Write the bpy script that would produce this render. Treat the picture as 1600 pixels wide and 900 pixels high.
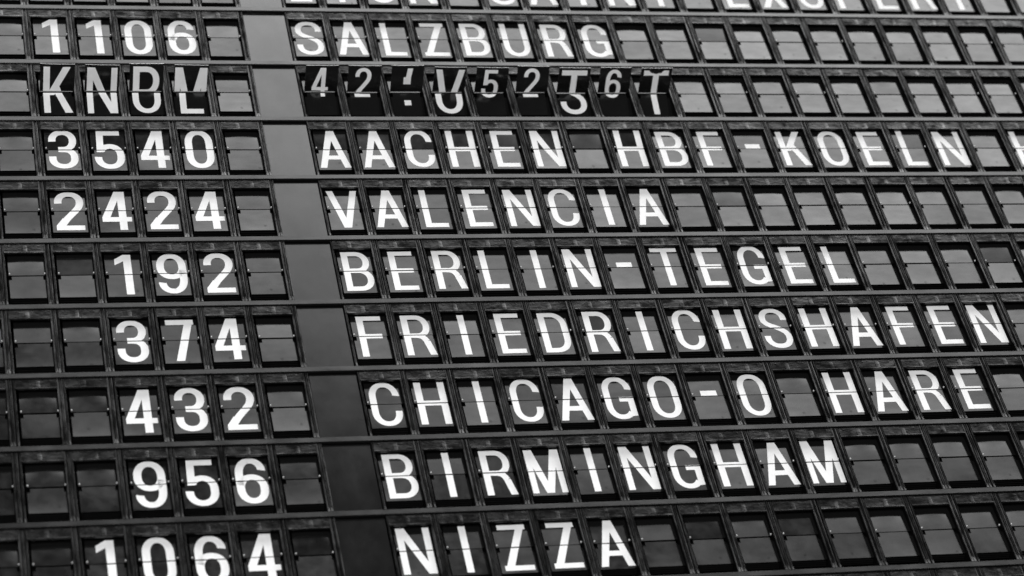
import bpy, math, random
from mathutils import Matrix, Vector

# ------------------------------------------------------------------ camera, world, light
scene = bpy.context.scene
for o in list(bpy.data.objects):
    bpy.data.objects.remove(o)
col = scene.collection

CAM = Vector((-0.32123811775, -2.76767677388, -3.38478307501))
RIGHT = Vector((0.9682173093408921, -0.16692077115631182, -0.1862597601124865))
UP = Vector((0.01511432387332267, -0.7043001173890997, 0.7097414330926272))
BACK = Vector((-0.24965335789156887, -0.6899991310155998, -0.6793926699004508))
FLEN = 5.1818775

cd = bpy.data.cameras.new('camera')
cam = bpy.data.objects.new('camera', cd)
col.objects.link(cam)
cd.sensor_width = 36.0
cd.lens = 18.0 * FLEN
cd.clip_start, cd.clip_end = 0.05, 100.0
cam.matrix_world = Matrix(((RIGHT.x, UP.x, BACK.x, CAM.x), (RIGHT.y, UP.y, BACK.y, CAM.y),
                           (RIGHT.z, UP.z, BACK.z, CAM.z), (0, 0, 0, 1)))
cd.dof.use_dof = True
cd.dof.focus_distance = 4.02
cd.dof.aperture_fstop = 4.0
scene.camera = cam

w = bpy.data.worlds.new('World')
scene.world = w
w.use_nodes = True
w.node_tree.nodes['Background'].inputs[0].default_value = (1, 1, 1, 1)
w.node_tree.nodes['Background'].inputs[1].default_value = 0.035

def area(name, loc, target, sx, sy, power, spread):
    d = bpy.data.lights.new(name, 'AREA')
    d.shape = 'RECTANGLE'
    d.size, d.size_y, d.energy = sx, sy, power
    d.spread = math.radians(spread)
    o = bpy.data.objects.new(name, d)
    col.objects.link(o)
    o.location = loc
    o.rotation_euler = (Vector(target) - Vector(loc)).to_track_quat('-Z', 'Y').to_euler()
    return o
# the hall's luminous ceiling in front of the board: louvred, so it fades towards grazing directions
area('hall_ceiling_light', (2.6, -5.3, 3.2), (2.27, -5.3, 2.2), 13.0, 11.0, 1270.0, 95.0)
# added fill lamp, low behind the viewer, lifts the letter tops under the lip
area('low_front_fill', (-1.6, -8.0, -3.6), (0.8, 0.0, -0.6), 6.0, 4.5, 700.0, 180.0)

scene.view_settings.view_transform = 'Standard'
scene.view_settings.look = 'None'
scene.view_settings.exposure = 0.0
scene.view_settings.gamma = 1.0
scene.view_settings.use_curve_mapping = False

# ------------------------------------------------------------------ measures (millimetres -> metres)
MM = 0.001
PC, PR = 0.07, 0.13549384717
PRm = PR * 1000
ROW_LO, ROW_HI = 0, 10
HINGE_X, HINGE_Z, HINGE_Y = 31.2, 66.4, 7.7
FLAP_W, FLAP_H = 53.6, 46.0
rnd = random.Random(11)

def project(p):
    v = Vector(p) - CAM
    z = -v.dot(BACK)
    return 800 + 800 * FLEN * v.dot(RIGHT) / z, 450 - 800 * FLEN * v.dot(UP) / z

# ------------------------------------------------------------------ materials
def mat_base(name):
    m = bpy.data.materials.new(name)
    m.use_nodes = True
    nt = m.node_tree
    return m, nt, nt.nodes['Principled BSDF']

def N(nt, t, **kw):
    n = nt.nodes.new(t)
    for k, v in kw.items():
        setattr(n, k, v)
    return n

def ramp(nt, src, lo, hi, p0=0.3, p1=0.7):
    r = N(nt, 'ShaderNodeMapRange')
    r.inputs['From Min'].default_value = p0
    r.inputs['From Max'].default_value = p1
    r.inputs['To Min'].default_value = lo
    r.inputs['To Max'].default_value = hi
    nt.links.new(src, r.inputs['Value'])
    return r.outputs[0]

def coords(nt, scale, per_object=True, loc=None):
    tc = N(nt, 'ShaderNodeTexCoord')
    mp = N(nt, 'ShaderNodeMapping')
    mp.inputs['Scale'].default_value = scale
    nt.links.new(tc.outputs['Object'], mp.inputs['Vector'])
    if per_object:
        oi = N(nt, 'ShaderNodeObjectInfo')
        mul = N(nt, 'ShaderNodeMath', operation='MULTIPLY')
        mul.inputs[1].default_value = 91.7
        nt.links.new(oi.outputs['Random'], mul.inputs[0])
        cx = N(nt, 'ShaderNodeCombineXYZ')
        for i in range(3):
            nt.links.new(mul.outputs[0], cx.inputs[i])
        nt.links.new(cx.outputs[0], mp.inputs['Location'])
    return mp.outputs[0]

def noise(nt, vec, scale, detail=4, rough=0.55):
    n = N(nt, 'ShaderNodeTexNoise')
    n.inputs['Scale'].default_value = scale
    n.inputs['Detail'].default_value = detail
    n.inputs['Roughness'].default_value = rough
    nt.links.new(vec, n.inputs['Vector'])
    return n.outputs['Fac']

def bump(nt, b, h, dist, strength=1.0):
    n = N(nt, 'ShaderNodeBump')
    n.inputs['Strength'].default_value = strength
    n.inputs['Distance'].default_value = dist
    nt.links.new(h, n.inputs['Height'])
    nt.links.new(n.outputs[0], b.inputs['Normal'])

def grey(v):
    return (v, v, v, 1)

def make_flap_mat():
    m, nt, b = mat_base('black_flap_plastic')
    b.inputs['Base Color'].default_value = grey(0.006)
    v = coords(nt, (1, 1, 1))
    n1 = noise(nt, v, 55, 3)
    nt.links.new(ramp(nt, n1, 0.10, 0.17, 0.35, 0.7), b.inputs['Roughness'])
    v2 = coords(nt, (1, 1, 2.2))
    n2 = noise(nt, v2, 38, 4)
    spec = ramp(nt, n2, 0.72, 0.95, 0.3, 0.7)
    # thumb mark near the free edge of some flaps
    tc = N(nt, 'ShaderNodeTexCoord')
    oi = N(nt, 'ShaderNodeObjectInfo')
    mx = N(nt, 'ShaderNodeMapping')
    mx.inputs['Scale'].default_value = (1, 0, 1)
    nt.links.new(tc.outputs['Object'], mx.inputs['Vector'])
    wob = N(nt, 'ShaderNodeTexWhiteNoise', noise_dimensions='1D')
    nt.links.new(oi.outputs['Random'], wob.inputs['W'])
    sc_ = N(nt, 'ShaderNodeVectorMath', operation='MULTIPLY_ADD')
    nt.links.new(wob.outputs['Color'], sc_.inputs[0])
    sc_.inputs[1].default_value = (0.03, 0, 0.02)
    sc_.inputs[2].default_value = (-0.005, 0, -0.050)
    dist = N(nt, 'ShaderNodeVectorMath', operation='DISTANCE')
    nt.links.new(mx.outputs[0], dist.inputs[0])
    nt.links.new(sc_.outputs[0], dist.inputs[1])
    wobd = N(nt, 'ShaderNodeMath', operation='MULTIPLY_ADD')
    nt.links.new(noise(nt, v, 300, 2), wobd.inputs[0])
    wobd.inputs[1].default_value = 0.004
    nt.links.new(dist.outputs['Value'], wobd.inputs[2])
    mark = ramp(nt, wobd.outputs[0], 0.55, 1.0, 0.0028, 0.0052)
    mul = N(nt, 'ShaderNodeMath', operation='MULTIPLY')
    nt.links.new(spec, mul.inputs[0])
    nt.links.new(mark, mul.inputs[1])
    nt.links.new(mul.outputs[0], b.inputs['Specular IOR Level'])
    bump(nt, b, noise(nt, v, 22, 2), 0.0001, 0.35)
    return m

def make_frame_mat(name, base, r0, r1, s0, s1, scale, stretch, bumpd, vary=0.3):
    m, nt, b = mat_base(name)
    b.inputs['Base Color'].default_value = grey(base)
    v = coords(nt, stretch)
    n1 = noise(nt, v, scale, 6, 0.65)
    nt.links.new(ramp(nt, n1, r0, r1, 0.35, 0.65), b.inputs['Roughness'])
    n2 = noise(nt, v, scale * 0.55, 5, 0.6)
    oi = N(nt, 'ShaderNodeObjectInfo')
    wear = ramp(nt, oi.outputs['Random'], 1.0 - vary, 1.0 + vary, 0.0, 1.0)
    mul = N(nt, 'ShaderNodeMath', operation='MULTIPLY')
    nt.links.new(ramp(nt, n2, s0, s1, 0.36, 0.62), mul.inputs[0])
    nt.links.new(wear, mul.inputs[1])
    nt.links.new(mul.outputs[0], b.inputs['Specular IOR Level'])
    if bumpd:
        bump(nt, b, noise(nt, v, scale * 1.6, 4), bumpd, 0.6)
    return m

M_FLAP = make_flap_mat()
M_TOP = make_frame_mat('scuffed_black_cover', 0.006, 0.2, 0.34, 0.05, 0.75, 60, (1, 1, 1.8), 0.0007)
M_BAR = make_frame_mat('worn_black_bar', 0.005, 0.22, 0.4, 0.04, 0.5, 80, (2.5, 1, 0.6), 0.0006)
M_RAIL = make_frame_mat('satin_black_rail', 0.007, 0.2, 0.27, 0.65, 0.9, 40, (0.5, 1, 1), 0.0002, 0.06)
M_PANEL = make_frame_mat('satin_black_panel', 0.004, 0.11, 0.15, 0.85, 1.0, 22, (1, 1, 0.7), 0.0001, 0.05)

m, nt, b = mat_base('matt_black_interior')
b.inputs['Base Color'].default_value = grey(0.003)
b.inputs['Roughness'].default_value = 0.7
b.inputs['Specular IOR Level'].default_value = 0.08
M_IN = m
m, nt, b = mat_base('white_print')
b.inputs['Roughness'].default_value = 0.45
vv = coords(nt, (1, 1, 1))
rr = N(nt, 'ShaderNodeCombineColor')
val = ramp(nt, noise(nt, vv, 60, 4), 0.76, 0.86)
for i in range(3):
    nt.links.new(val, rr.inputs[i])
nt.links.new(rr.outputs[0], b.inputs['Base Color'])
M_PRINT = m
m, nt, b = mat_base('steel_pin')
b.inputs['Base Color'].default_value = grey(0.75)
b.inputs['Metallic'].default_value = 0.3
b.inputs['Roughness'].default_value = 0.35
M_PIN = m

# ------------------------------------------------------------------ mesh helpers
class MB:
    def __init__(s):
        s.v, s.f = [], []
    def poly(s, pts):
        k = len(s.v)
        s.v += [tuple(p) for p in pts]
        s.f.append(tuple(range(k, k + len(pts))))
    def box(s, x0, x1, y0, y1, z0, z1, ch=0.0):
        """box whose front (y0) edges are chamfered by ch"""
        c = ch
        k = len(s.v)
        s.v += [(x0, y1, z0), (x1, y1, z0), (x1, y1, z1), (x0, y1, z1)]
        if c:
            s.v += [(x0, y0 + c, z0), (x1, y0 + c, z0), (x1, y0 + c, z1), (x0, y0 + c, z1),
                    (x0 + c, y0, z0 + c), (x1 - c, y0, z0 + c), (x1 - c, y0, z1 - c), (x0 + c, y0, z1 - c)]
            rings = [(0, 1, 2, 3), (4, 5, 6, 7), (8, 9, 10, 11)]
        else:
            s.v += [(x0, y0, z0), (x1, y0, z0), (x1, y0, z1), (x0, y0, z1)]
            rings = [(0, 1, 2, 3), (4, 5, 6, 7)]
        for a, bb in zip(rings, rings[1:]):
            for i in range(4):
                j = (i + 1) % 4
                s.f.append((k + a[j], k + a[i], k + bb[i], k + bb[j]))
        s.f.append(tuple(k + i for i in rings[-1]))
        s.f.append(tuple(k + i for i in rings[0][::-1]))
    def extrude_z(s, prof, z0, z1):
        """closed xy profile, counter-clockwise seen from above, extruded in z"""
        n = len(prof)
        k = len(s.v)
        s.v += [(x, y, z0) for x, y in prof] + [(x, y, z1) for x, y in prof]
        for i in range(n):
            j = (i + 1) % n
            s.f.append((k + i, k + j, k + n + j, k + n + i))
        s.f.append(tuple(k + i for i in range(n))[::-1])
        s.f.append(tuple(k + n + i for i in range(n)))
    def mesh(s, name, material, smooth=False):
        me = bpy.data.meshes.new(name)
        me.from_pydata([(x * MM, y * MM, z * MM) for x, y, z in s.v], [], s.f)
        me.materials.append(material)
        if smooth:
            for p in me.polygons:
                p.use_smooth = True
        me.update()
        return me

def obj(name, me, parent=None, loc=(0, 0, 0), rot=None):
    o = bpy.data.objects.new(name, me)
    col.objects.link(o)
    o.location = [c * MM for c in loc]
    if rot:
        o.rotation_euler = rot
    if parent:
        o.parent = parent
    return o

# ------------------------------------------------------------------ lettering: convex pieces in mm, (0,0) = middle of the character
HH = 41.5
def rect(x0, x1, z0, z1):
    return [(x0, z0), (x1, z0), (x1, z1), (x0, z1)]
def para(a0, a1, za, b0, b1, zb):
    return [(b0, zb), (b1, zb), (a1, za), (a0, za)]
def arc(cx, cz, rx, rz, a0, a1, n=10):
    out = []
    for i in range(n + 1):
        a = math.radians(a0 + (a1 - a0) * i / n)
        c, s = math.cos(a), math.sin(a)
        p = 2 / 2.15
        out.append((cx + rx * math.copysign(abs(c) ** p, c), cz + rz * math.copysign(abs(s) ** p, s)))
    return out
def ribbon(path, wv, wh):
    pts = [path[0]]
    for p in path[1:]:
        if math.hypot(p[0] - pts[-1][0], p[1] - pts[-1][1]) > 0.05:
            pts.append(p)
    L, R = [], []
    for i, p in enumerate(pts):
        a, b_ = pts[max(i - 1, 0)], pts[min(i + 1, len(pts) - 1)]
        tx, tz = b_[0] - a[0], b_[1] - a[1]
        l = math.hypot(tx, tz)
        nx, nz = -tz / l, tx / l
        h = 0.5 * math.hypot(nx * wv, nz * wh)
        L.append((p[0] + nx * h, p[1] + nz * h))
        R.append((p[0] - nx * h, p[1] - nz * h))
    return [[R[i], R[i + 1], L[i + 1], L[i]] for i in range(len(pts) - 1)]

def bowl_o(rx, wv, wh):
    rz = 23.0
    cz = HH + 0.8 - wh / 2 - rz
    p = arc(0, cz, rx, rz, 0, 180, 18) + arc(0, -cz, rx, rz, 180, 360, 18)
    return ribbon(p + [p[0], p[1]], wv, wh)[:-1]

V, H_ = 9.8, 8.9
def glyph(ch):
    """list of strokes; a stroke is a list of convex polygons"""
    g = []
    top, bot = HH, -HH
    def curve(path, wv=V, wh=H_):
        g.append(ribbon(path, wv, wh))
    if ch == 'I':
        g.append([rect(-5, 5, bot, top)])
    elif ch == 'L':
        g += [[rect(-18, -8, bot, top)], [rect(-8.2, 18.5, bot, bot + H_)]]
    elif ch in 'EF':
        g += [[rect(-18.5, -8.5, bot, top)], [rect(-8.7, 18.5, top - H_, top)], [rect(-8.7, 16.5, -4.4, 4.8)]]
        if ch == 'E':
            g.append([rect(-8.7, 19, bot, bot + H_)])
    elif ch == 'H':
        g += [[rect(-22.5, -12.3, bot, top)], [rect(12.3, 22.5, bot, top)], [rect(-12.4, 12.4, -4.8, 4.8)]]
    elif ch == 'T':
        g += [[rect(-21.5, 21.5, top - H_, top)], [rect(-5, 5, bot, top - H_ + .2)]]
    elif ch == 'N':
        g += [[rect(-23.5, -14, bot, top)], [rect(14, 23.5, bot, top)], [para(-23, -11.5, top, 11.5, 23, bot)]]
    elif ch == 'M':
        g += [[rect(-25.5, -16.8, bot, top)], [rect(16.8, 25.5, bot, top)],
              [para(-24.5, -13.5, top, -5.6, 5.0, bot)], [para(13.5, 24.5, top, -5.0, 5.6, bot)]]
    elif ch == 'A':
        g += [[para(-5.8, 5.0, top, -24.5, -14.2, bot)], [para(-5.0, 5.8, top, 14.2, 24.5, bot)],
              [rect(-15.5, 15.5, -22.5, -13.5)]]
    elif ch == 'V':
        g += [[para(-24, -13.7, top, -5.8, 5.0, bot)], [para(13.7, 24, top, -5.0, 5.8, bot)]]
    elif ch == 'X':
        g += [[para(-22.5, -11, top, 11, 22.5, bot)], [para(11, 22.5, top, -22.5, -11, bot)]]
    elif ch == 'Y':
        g += [[para(-23.5, -12.5, top, -5, 5.5, -6)], [para(12.5, 23.5, top, -5.5, 5, -6)], [rect(-5, 5, bot, -5)]]
    elif ch == 'K':
        g += [[rect(-21.5, -11.5, bot, top)], [para(8.5, 20.5, top, -16, -4.5, -6)], [para(-7.5, 3.5, 9, 11, 23, bot)]]
    elif ch == 'Z':
        g += [[rect(-19.5, 20, top - H_, top)], [rect(-21, 21, bot, bot + H_)], [para(9, 20, top, -21, -9.5, bot)]]
    elif ch in 'OQ':
        g.append(bowl_o(17.2, V, H_))
    elif ch == '0':
        g.append(bowl_o(16.0, 11.2, 10))
    elif ch in 'CG':
        rz = 22.5
        cz = HH + 0.8 - H_ / 2 - rz
        p = [(17.0, 16.2)] + arc(0, cz, 17.2, rz, 4, 180, 18) + arc(0, -cz, 17.2, rz, 180, 356 if ch == 'C' else 325, 18)
        if ch == 'C':
            p.append((17.2, -13.5))
        curve(p)
        if ch == 'G':
            g += [[rect(12.6, 22, -36, -1)], [rect(0, 12.8, -7.5, 1.5), rect(12.8, 22, -1, 1.5)]]
            g.append([[(9, -37.5), (22, -35.9), (22, -28), (10, -28)]])
    elif ch == 'S':
        p = [(16.8, 17.0)] + arc(0.3, 20.5, 16.7, 17.3, 0, 180, 14)
        p += [(-16.0, 15), (-12.5, 9.5), (-6, 5), (2, 0.8), (9, -3.8), (14, -9), (16.6, -15)]
        p += arc(-.2, -20.5, 17.2, 17.3, 0, -180, 14) + [(-17.4, -16.5)]
        curve(p)
    elif ch == 'U':
        rz = 22.5
        cz = -HH - 0.8 + H_ / 2 + rz
        curve([(-17.2, top), (-17.2, 20), (-17.2, 0)] + arc(0, cz, 17.2, rz, 180, 360, 20) + [(17.2, 0), (17.2, 20), (17.2, top)])
    elif ch == 'D':
        g.append([rect(-21, -11, bot, top)])
        h = H_ / 2
        curve([(-11.2, top - h), (-2, top - h)] + arc(-2, 14, 18.5, top - h - 14, 90, 0, 10) + arc(-2, -14, 18.5, top - h - 14, 0, -90, 10) + [(-11.2, bot + h)])
    elif ch in 'BPR':
        g.append([rect(-21, -11, bot, top)])
        h = H_ / 2
        up_lo = -1.0 if ch != 'B' else 1.2
        zc = (top - h + up_lo) / 2
        curve([(-11.2, top - h), (0, top - h)] + arc(0, zc, 15.5, top - h - zc, 90, -90, 16) + [(-11.2, up_lo)])
        if ch == 'B':
            zc = (bot + h + 0.6) / 2
            curve([(-11.2, 0.8), (1, 0.6)] + arc(1, zc, 17, zc - bot - h, 90, -90, 16) + [(-11.2, bot + h)])
        if ch == 'R':
            curve([(-4, -1.2), (1, -1.6), (6, -3.6), (9.6, -7.5), (12, -13)])
            g.append([para(6.9, 17.2, -12.5, 13.2, 23.5, bot)])
    elif ch == '1':
        g += [[rect(0.5, 12, bot, top)], [[(-12.5, 20), (0.7, 28), (0.7, top), (-12.5, 32)][::1]]]
    elif ch == '2':
        p = [(-15.8, 16.8)] + arc(0.3, 19.5, 16.2, 17.6, 178, 0, 14) + [(16.1, 14.5), (14, 8), (9.5, 1), (3, -7.5), (-5, -18)]
        curve(p, 11.2, 10)
        g += [[para(-10.8, 3.0, -15.5, -21, -6.6, bot + 9.9)], [rect(-21, 21, bot, bot + 10)]]
    elif ch == '3':
        p = [(-15.6, 18)] + arc(0, 20, 15.7, 17.2, 180, 0, 14) + [(15.4, 15), (13, 8.5), (8.5, 3.6), (3, 1.6), (-7, 1.4)]
        curve(p, 11.2, 10)
        p = [(-7, 0.2), (2, 0.0), (8.5, -1.4), (13.6, -6), (16.3, -12)] + arc(0, -19.8, 16.6, 17.6, 0, -180, 16) + [(-16.6, -14.8)]
        curve(p, 11.2, 10)
    elif ch == '4':
        g += [[rect(3, 14.3, bot, top)], [para(-1.0, 10, top, -22, -10, -14)], [rect(-22, 22, -23.6, -13.8)]]
    elif ch == '5':
        g += [[para(-17.5, -7, top, -19, -8.2, -4.5)], [rect(-17, 18, top - 10, top)]]
        p = [(-12, -1.5), (-9.5, 3.5), (-5, 6.8), (1, 8)] + arc(1, -12, 16.3, 20, 88, 0, 10) + arc(0, -17, 17.3, 20.3, 0, -180, 16) + [(-17.2, -15.3)]
        curve(p, 11.2, 10)
    elif ch in '69':
        p = [(15.4, 19.2)] + arc(0, 18.5, 15.6, 18.6, 4, 100, 8) + arc(0, 11, 16.3, 26.1, 100, 180, 8) + [(-16.3, 0)]
        p += arc(0, -15, 16.3, 22.3, 180, 360, 18) + arc(0, -13.5, 16.3, 20.5, 0, 165, 14)
        if ch == '9':
            p = [(-x, -z) for x, z in p]
        curve(p, 11.2, 10)
    elif ch == '7':
        g += [[rect(-20, 20.5, top - 10.2, top)], [para(9, 20.5, top, -10.5, 1.5, bot)]]
    elif ch == '-':
        g.append([rect(-12.5, 12.5, 1.0, 11)])
    elif ch == ':':
        g += [[rect(-6, 6, 14, 26), para(0, 8.5, 41, -2.5, 6, 25.5)], [rect(-5, 6, -25, -15)]]
    return g

def clip(poly, a, c):
    """keep a*z >= c"""
    out = []
    for i, p in enumerate(poly):
        q = poly[(i + 1) % len(poly)]
        dp, dq = a * p[1] - c, a * q[1] - c
        if dp >= 0:
            out.append(p)
        if (dp >= 0) != (dq >= 0):
            t = dp / (dp - dq)
            out.append((p[0] + (q[0] - p[0]) * t, p[1] + (q[1] - p[1]) * t))
    return out

# ------------------------------------------------------------------ flaps
class Flap:
    """half a character: up = +1 upper, -1 lower; bends slightly out of its plane"""
    def __init__(s, up, a, b_, c, gap):
        s.up, s.a, s.b, s.c, s.gap = up, a, b_, c, gap
    def out(s, x, t):
        u, q = x / 26.8, t / 46.0
        return s.a * q ** 4 + s.b * u * u * q ** 3 + s.c * u * q
    def mesh(s, name='flap'):
        mb = MB()
        xs = [-26.8, -22.6, -15, -7.5, 0, 7.5, 15, 22.6, 26.8]
        ts = [s.gap, 8.5, 18, 26, 33, 38, 42, 46]
        th = 0.7
        grid = {}
        def vert(i, j, back):
            k = (i, j, back)
            if k not in grid:
                grid[k] = len(mb.v)
                x, t = xs[i], ts[j]
                mb.v.append((x, -s.out(x, t) + (th if back else 0), s.up * t))
            return grid[k]
        cells = [(i, j) for i in range(8) for j in range(7) if not (s.up < 0 and j == 0 and i in (0, 7))]
        cs = set(cells)
        for i, j in cells:
            q = [(i, j), (i + 1, j), (i + 1, j + 1), (i, j + 1)]
            if s.up < 0:
                q = q[::-1]
            mb.f.append(tuple(vert(a, b_, 0) for a, b_ in q))
            mb.f.append(tuple(vert(a, b_, 1) for a, b_ in q[::-1]))
            for (di, dj), (p, r) in {(0, -1): ((i, j), (i + 1, j)), (0, 1): ((i + 1, j + 1), (i, j + 1)),
                                     (-1, 0): ((i, j + 1), (i, j)), (1, 0): ((i + 1, j), (i + 1, j + 1))}.items():
                if (i + di, j + dj) not in cs:
                    e = (p, r) if s.up > 0 else (r, p)
                    mb.poly([mb.v[vert(*e[1], 0)], mb.v[vert(*e[0], 0)], mb.v[vert(*e[0], 1)], mb.v[vert(*e[1], 1)]])
        me = mb.mesh(name, M_FLAP)
        for p in me.polygons:
            p.use_smooth = abs(p.normal.y) > 0.7
        return me
    def print_mesh(s, ch, sc=1.0, zoff=0.0, dx=0.0):
        mb = MB()
        edges = [s.gap + 0.3, 6, 12, 18, 22, 26, 30, 33, 35.5, 38, 40, 42, 44, 45.6]
        for k, stroke in enumerate(glyph(ch)):
            off = 0.14 + 0.035 * k
            for poly in stroke:
                poly = [(x * sc + dx, z * sc + zoff) for x, z in poly]
                for t0, t1 in zip(edges, edges[1:]):
                    p = clip(clip(poly, s.up, t0), -s.up, -t1)
                    if len(p) >= 3:
                        mb.poly([(x, -s.out(x, abs(z)) - off, z) for x, z in p])
        if not mb.f:
            return None
        return mb.mesh('print', M_PRINT)

# ------------------------------------------------------------------ shared housing meshes
def top_plate_mesh(var):
    r = random.Random(var)
    mb = MB()
    x0, x1, z0, z1, k = -0.9, 57.8, 108.4, 124.9, 0
    mb.v += [(x0, .9, z0), (x1, .9, z0), (x1, .1, z1 - 1.6), (x0, .1, z1 - 1.6), (x0, .9, z1), (x1, .9, z1), (x0, 3, z0), (x1, 3, z0), (x1, 3, z1), (x0, 3, z1)]
    mb.f += [(0, 1, 2, 3), (3, 2, 5, 4), (1, 0, 6, 7), (0, 3, 4, 9, 6), (2, 1, 7, 8, 5), (4, 5, 8, 9), (7, 6, 9, 8)]
    mb.box(-1.2, 58.2, -0.7, 2.6, 106.0, 108.7, 0.5)          # raised lip above the window
    cx = 27 + r.uniform(-4, 4)                                # moulded rib in the middle
    n = 6
    pr = [(cx - 3.4 * math.cos(math.pi * i / n), -0.35 * math.sin(math.pi * i / n) + 0.4) for i in range(n + 1)]
    mb.extrude_z(pr, 109.0, 121.0)
    for x in (6, 50):                                         # screw heads
        x += r.uniform(-2, 2)
        pr = [(x + 1.2 * math.cos(a * math.pi / 4), 120.5 + 1.2 * math.sin(a * math.pi / 4)) for a in range(8)]
        k = len(mb.v)
        mb.v += [(px, -0.3, pz) for px, pz in pr] + [(px, 0.4, pz) for px, pz in pr]
        mb.f.append(tuple(range(k, k + 8)))
        for i in range(8):
            j = (i + 1) % 8
            mb.f.append((k + j, k + i, k + 8 + i, k + 8 + j))
    return mb.mesh('top_plate', M_TOP)

def right_bar_mesh(var):
    r = random.Random(var + 50)
    g1, g2 = 60 + r.uniform(-.4, .4), 63 + r.uniform(-.3, .3)
    mb = MB()
    prof = [(57.0, 2.6), (57.0, 0.4), (57.4, 0.0), (g1 - .7, 0.0), (g1 - .2, 1.6), (g1 + .5, 1.6), (g1 + .9, -0.2), (g2 - .8, -0.5),
            (g2 - .4, 1.3), (g2 + .5, 1.5), (g2 + .9, 0.1), (65.2, 0.1), (65.7, 0.6), (65.7, 2.6)]
    mb.extrude_z(prof, 0.2, 123.6)
    # foot that flares out towards the rail
    for x0, x1 in ((57.6, 65.2),):
        z1 = 8.0 + r.uniform(-1, 1)
        mb.v += []
        k = len(mb.v)
        mb.v += [(x0, 1.0, 0.1), (x1, 1.0, 0.1), (x1, -0.3, 0.1), (x0, -0.3, 0.1), (x0 + 1.2, 0.4, z1), (x1 - 1.2, 0.4, z1), (x1 - 1.2, 1.0, z1), (x0 + 1.2, 1.0, z1)]
        mb.f += [(k + 3, k + 2, k + 5, k + 4), (k, k + 3, k + 4, k + 7), (k + 2, k + 1, k + 6, k + 5), (k + 1, k, k + 7, k + 6), (k, k + 1, k + 2, k + 3), (k + 4, k + 5, k + 6, k + 7)]
    return mb.mesh('side_bar', M_BAR)

def left_bar_mesh(var):
    mb = MB()
    prof = [(-3.6, 2.6), (-3.6, 0.5), (-3.1, 0.0), (-2.0, -0.2), (-1.6, 0.8), (-1.1, 0.8), (-0.8, -0.3), (-0.2, 0.3), (0.0, 2.6)]
    mb.extrude_z(prof, 0.2, 123.6)
    k = len(mb.v)
    mb.v += [(-2.2, 1.0, 0.1), (0.2, 1.0, 0.1), (0.2, -0.35, 0.1), (-2.2, -0.35, 0.1), (-1.9, 0.3, 7), (-0.3, 0.3, 7), (-0.3, 1.0, 7), (-1.9, 1.0, 7)]
    mb.f += [(k + 3, k + 2, k + 5, k + 4), (k, k + 3, k + 4, k + 7), (k + 2, k + 1, k + 6, k + 5), (k + 1, k, k + 7, k + 6), (k, k + 1, k + 2, k + 3), (k + 4, k + 5, k + 6, k + 7)]
    return mb.mesh('side_bar', M_BAR)

def housing_mesh():
    mb = MB()
    mb.box(-3.5, -0.6, 2.7, 44, 0.0, 124.5)      # left wall
    mb.box(58.8, 65.5, 2.7, 44, 0.0, 124.5)      # right wall
    mb.box(-0.6, 58.8, 3.2, 44, 121.0, 124.5)    # roof
    mb.box(-0.6, 58.8, 2.7, 44, 0.0, 2.0)        # floor
    mb.box(-0.6, 58.8, 41, 44, 2.0, 121.0)       # back
    return mb.mesh('housing', M_IN)

def stack_mesh(var):
    """the flaps hanging behind the front one: only their lower edges peep out"""
    r = random.Random(var + 9)
    mb = MB()
    for k in range(3):
        mb.box(-26.4, 26.4, 3.0 + 3.0 * k, 3.6 + 3.0 * k, -46.3 - 1.1 * k + r.uniform(-.5, .5), -2)
    mb.box(-26.8, 26.8, 13, 22, -8, 8)           # drum
    return mb.mesh('flap_stack', M_IN)

def pin_mesh():
    mb = MB()
    n = 8
    rings = [(0.0, -1.2), (0.9, -0.8), (1.25, 0.0), (1.25, 3.0)]
    for j, (rad, y) in enumerate(rings):
        for i in range(n):
            a = 2 * math.pi * i / n
            mb.v.append((max(rad, .05) * math.cos(a), y, max(rad, .05) * math.sin(a)))
    for j in range(3):
        for i in range(n):
            k = (i + 1) % n
            mb.f.append((j * n + k, j * n + i, (j + 1) * n + i, (j + 1) * n + k))
    return mb.mesh('hinge_pin', M_PIN, True)

TOPS = [top_plate_mesh(i) for i in range(4)]
RBAR = [right_bar_mesh(i) for i in range(4)]
LBAR = [left_bar_mesh(i) for i in range(1)]
HOUSE = housing_mesh()
STACK = [stack_mesh(i) for i in range(4)]
PIN = pin_mesh()

# ------------------------------------------------------------------ the board: rails, filler panels, back
board = bpy.data.objects.new('departure_board', None)
col.objects.link(board)
board['label'] = 'black board carcass of horizontal rails and plain filler panels between the split-flap modules'
board['category'] = 'display board'
X0, X1 = -4 * 70.0, 26 * 70.0
def rail_mesh():
    mb = MB()
    prof = [(4.0, -1.2), (-1.0, -1.2), (-1.6, -1.8), (-1.6, -9.6), (-1.0, -10.2), (4.0, -10.2)]   # y,z
    n = len(prof)
    mb.v += [(X0, y, z) for y, z in prof] + [(X1, y, z) for y, z in prof]
    for i in range(n):
        j = (i + 1) % n
        mb.f.append((i, j, n + j, n + i))
    mb.f.append(tuple(range(n))[::-1])
    mb.f.append(tuple(range(n, 2 * n)))
    return mb.mesh('rail', M_RAIL)
RAIL = rail_mesh()
mb = MB()
mb.box(-3.2, 65.4, 3.8, 6.0, -1.0, 124.0)
PANEL = mb.mesh('filler_panel', M_PANEL)
for r in range(ROW_LO, ROW_HI + 1):
    if r < ROW_HI:
        obj('rail', RAIL, board, (0, 0, -r * PRm))
    obj('filler_panel', PANEL, board, (5 * 70.0, 0, -r * PRm))
mb = MB()
mb.box(X0, X1, 46, 60, -(ROW_HI + 0.3) * PRm, 1.2 * PRm)
obj('back_panel', mb.mesh('back_panel', M_IN), board)

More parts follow.
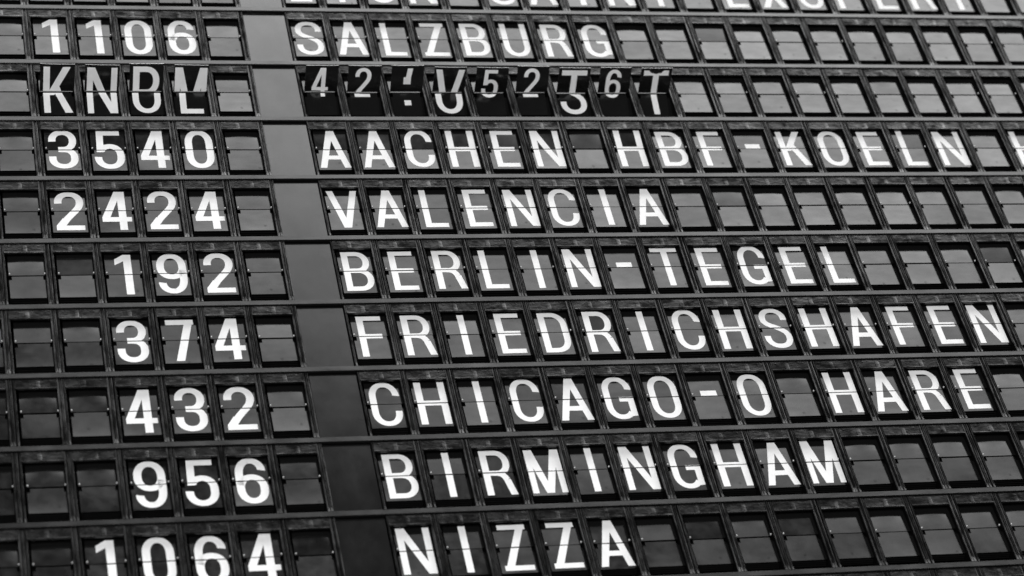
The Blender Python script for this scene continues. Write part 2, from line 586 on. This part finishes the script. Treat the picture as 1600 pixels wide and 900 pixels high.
# ------------------------------------------------------------------ what the board shows
FLIGHT = {1: (0, '1106'), 3: (0, '3540'), 4: (0, '2424'), 5: (1, '192'), 6: (1, '374'), 7: (1, '432'), 8: (1, '956'), 9: (0, '1064')}
DEST = {0: 'LYON SAINT EXUPERY', 1: 'SALZBURG', 3: 'AACHEN HBF-KOELN H', 4: 'VALENCIA', 5: 'BERLIN-TEGEL', 6: 'FRIEDRICHSHAFEN',
        7: 'CHICAGO-O HARE', 8: 'BIRMINGHAM', 9: 'NIZZA'}
# row caught while flipping: (upper, lower, small character that straddles the hinge)
SPIN = {0: ('K', 'K', None), 1: ('N', 'N', None), 2: ('P', 'U', None), 3: ('M', 'L', None),
        6: (None, None, '4'), 7: (None, None, '2'), 8: (':', ':', None), 9: ('V', 'U', None), 10: (None, None, '5'),
        11: (None, None, '2'), 12: ('T', 'S', None), 13: (None, None, '6'), 14: ('T', 'I', None)}
ORD = ['first', 'second', 'third', 'fourth', 'fifth', 'sixth', 'seventh', 'eighth', 'ninth', 'tenth', 'eleventh', 'twelfth',
       'thirteenth', 'fourteenth', 'fifteenth', 'sixteenth', 'seventeenth', 'eighteenth', 'nineteenth', 'twentieth']

def content(r, c):
    if r in FLIGHT and FLIGHT[r][0] <= c < FLIGHT[r][0] + len(FLIGHT[r][1]):
        return FLIGHT[r][1][c - FLIGHT[r][0]]
    if r in DEST and 6 <= c < 6 + len(DEST[r]):
        return DEST[r][c - 6]
    return ' '

def label(r, c):
    ch = content(r, c)
    if r == 2:
        if c in SPIN:
            u, l, s_ = SPIN[c]
            side = ('%s of the four in the number field' % ORD[c]) if c < 5 else ('%s of the nine in the name field' % ORD[c - 6])
            return 'dark split-flap module caught mid-flip, ' + side
        if c < 0:
            return 'blank still module left of the flipping K'
        if c == 4:
            return 'blank still module right of the four flipping number modules'
        return 'blank still module, %s to the right of the flipping name field' % ORD[c - 15]
    if r == 0:
        if c < 5:
            return 'number-field module cut by the top edge, above SALZBURG row, %s from the plain panel' % ORD[4 - c]
        if ch == ' ':
            if c < 24:
                return 'blank module in the cut-off top row, before %s' % ('SAINT' if c == 10 else 'EXUPERY')
            return 'blank module in the cut-off top row, %s right of EXUPERY' % ORD[c - 24]
        i = c - 6
        w_ = DEST[0].split(' ')
        k = DEST[0][:i].count(' ')
        j = i - (DEST[0][:i].rfind(' ') + 1)
        return 'top-row module with the lower half of white %s, %s letter of %s' % (ch, ORD[j], w_[k])
    if r == 10:
        if c >= 6:
            return 'module cut by the bottom edge, below the NIZZA row, %s from the plain panel' % ORD[c - 6]
        return 'module cut by the bottom edge, below 1064, %s left of the plain panel' % ORD[4 - c]
    name = DEST[r]
    if c < 5:
        num, s0 = FLIGHT[r][1], FLIGHT[r][0]
        if ch != ' ':
            return 'module showing white digit %s, %s digit of the number left of %s' % (ch, ORD[c - s0], name)
        if c == 4:
            return 'blank module between the number and the plain panel left of %s' % name
        return 'blank module, %s to the left of the number beside %s' % (ORD[s0 - 1 - c], name)
    i = c - 6
    if i >= len(name):
        return 'blank module, %s to the right of %s' % (ORD[i - len(name)], name)
    if ch == ' ':
        return 'blank module between the words of %s, before %s' % (name, name[i + 1:])
    if ch == '-':
        return 'module showing the white hyphen of %s' % name
    words = name.replace('-', ' ')
    j = i - (words[:i].rfind(' ') + 1)
    k = words[:i].count(' ')
    wd = words.split(' ')[k]
    if wd in ('O', 'H'):
        return 'module showing the lone white %s in %s' % (wd, name)
    return 'module showing white letter %s, %s letter of %s' % (ch, ORD[j], wd)

def visible(r, c):
    pts = [project(((c * 70 + x) * MM, 0, (-r * PRm + z) * MM)) for x in (-3.6, 65.6) for z in (0, 124.8)]
    xs, ys = [p[0] for p in pts], [p[1] for p in pts]
    return max(xs) > 2 and min(xs) < 1598 and max(ys) > 2 and min(ys) < 898

def add_print(fl, parent, ch, **kw):
    me = fl.print_mesh(ch, **kw)
    if me:
        obj('printed_character', me, parent)

def module(r, c):
    jx, jz = rnd.uniform(-0.6, 0.6), rnd.uniform(-0.35, 0.35)
    root = bpy.data.objects.new('split_flap_module', None)
    col.objects.link(root)
    root.location = ((c * 70 + jx) * MM, 0, -r * PR)
    root['label'] = label(r, c)
    root['category'] = 'display module'
    root['group'] = 'split-flap modules of the departure board'
    v = rnd.randrange(4)
    obj('housing', HOUSE, root)
    obj('top_plate', TOPS[v], root, (0, rnd.uniform(0, .25), jz))
    obj('side_bar', RBAR[rnd.randrange(4)], root)
    obj('side_bar', LBAR[0], root)
    obj('flap_stack', STACK[rnd.randrange(4)], root, (HINGE_X, HINGE_Y + 2 + (10 if r == 2 and c in SPIN else 0), HINGE_Z))
    ch = content(r, c)
    blank = ch == ' '
    spin = r == 2 and c in SPIN
    # how the flaps sag
    gap = rnd.uniform(0.45, 0.85) if not blank else rnd.uniform(0.7, 1.6)
    a = rnd.uniform(-0.3, 0.3) if not blank else rnd.uniform(-0.5, 0.5)
    b_ = rnd.uniform(-0.3, 0.05) if not blank else rnd.uniform(-2.0, -0.2)
    up = Flap(1, a, b_, rnd.uniform(-.15, .15), gap)
    lo = Flap(-1, rnd.uniform(-0.1, 0.25), rnd.uniform(-.15, .15), rnd.uniform(-.15, .15), gap)
    lean = 0.15 + 0.15 * max(r - 1, 0)                    # flaps of the lower rows lean back and sit deeper
    deep = 0.15 * max(r - 1, 0)
    hz = HINGE_Z + rnd.uniform(-.6, .6) + 0.3 * deep
    HY = HINGE_Y + deep
    tilt_u = math.radians(rnd.gauss(-lean, 0.5 if blank else 0.4))
    tilt_l = math.radians(rnd.gauss(-lean, 0.45))
    if spin:
        tilt_l = math.radians(rnd.uniform(9, 13))
    if r == 3 and (0 <= c <= 3 or 6 <= c <= 13):
        tilt_u = math.radians(rnd.uniform(2.6, 3.8))     # tipped forward to reflect darker, standing in for shade from the flipping row
    if rnd.random() < 0.06 and c > 5:
        tilt_u += math.radians(2.0)
    fu = obj('upper_flap', up.mesh(), root, (HINGE_X, HY, hz), (tilt_u, 0, 0))
    fl = obj('lower_flap', lo.mesh(), root, (HINGE_X, HY, hz), (tilt_l, 0, 0))
    if spin:
        u, l, small = SPIN[c]
        tau = math.radians(rnd.uniform(68, 78))
        ff = Flap(1, rnd.uniform(-1.6, -0.4), rnd.uniform(-1.0, -0.2), rnd.uniform(-1.2, 1.2), 0.8)
        fo = obj('falling_flap', ff.mesh(), root, (HINGE_X, HY - 1.2, hz + 0.2), (tau, 0, 0))
        if small:
            kw = dict(sc=0.60, zoff=17.0, dx=-2.0)
            add_print(ff, fo, small, **kw)
            add_print(lo, fl, small, **kw)
        else:
            add_print(ff, fo, u)
            add_print(lo, fl, l)
    elif not blank:
        add_print(up, fu, ch)
        add_print(lo, fl, ch)
    for x in ((5.8, 56.6) if c < 5 or rnd.random() < 0.25 else (5.8,)):
        obj('hinge_pin', PIN, root, (x, HY - 0.6, hz + 4.5))

n = 0
for r in range(ROW_LO, ROW_HI + 1):
    for c in range(-4, 26):
        if c != 5 and visible(r, c):
            module(r, c)
            n += 1
print('modules', n)
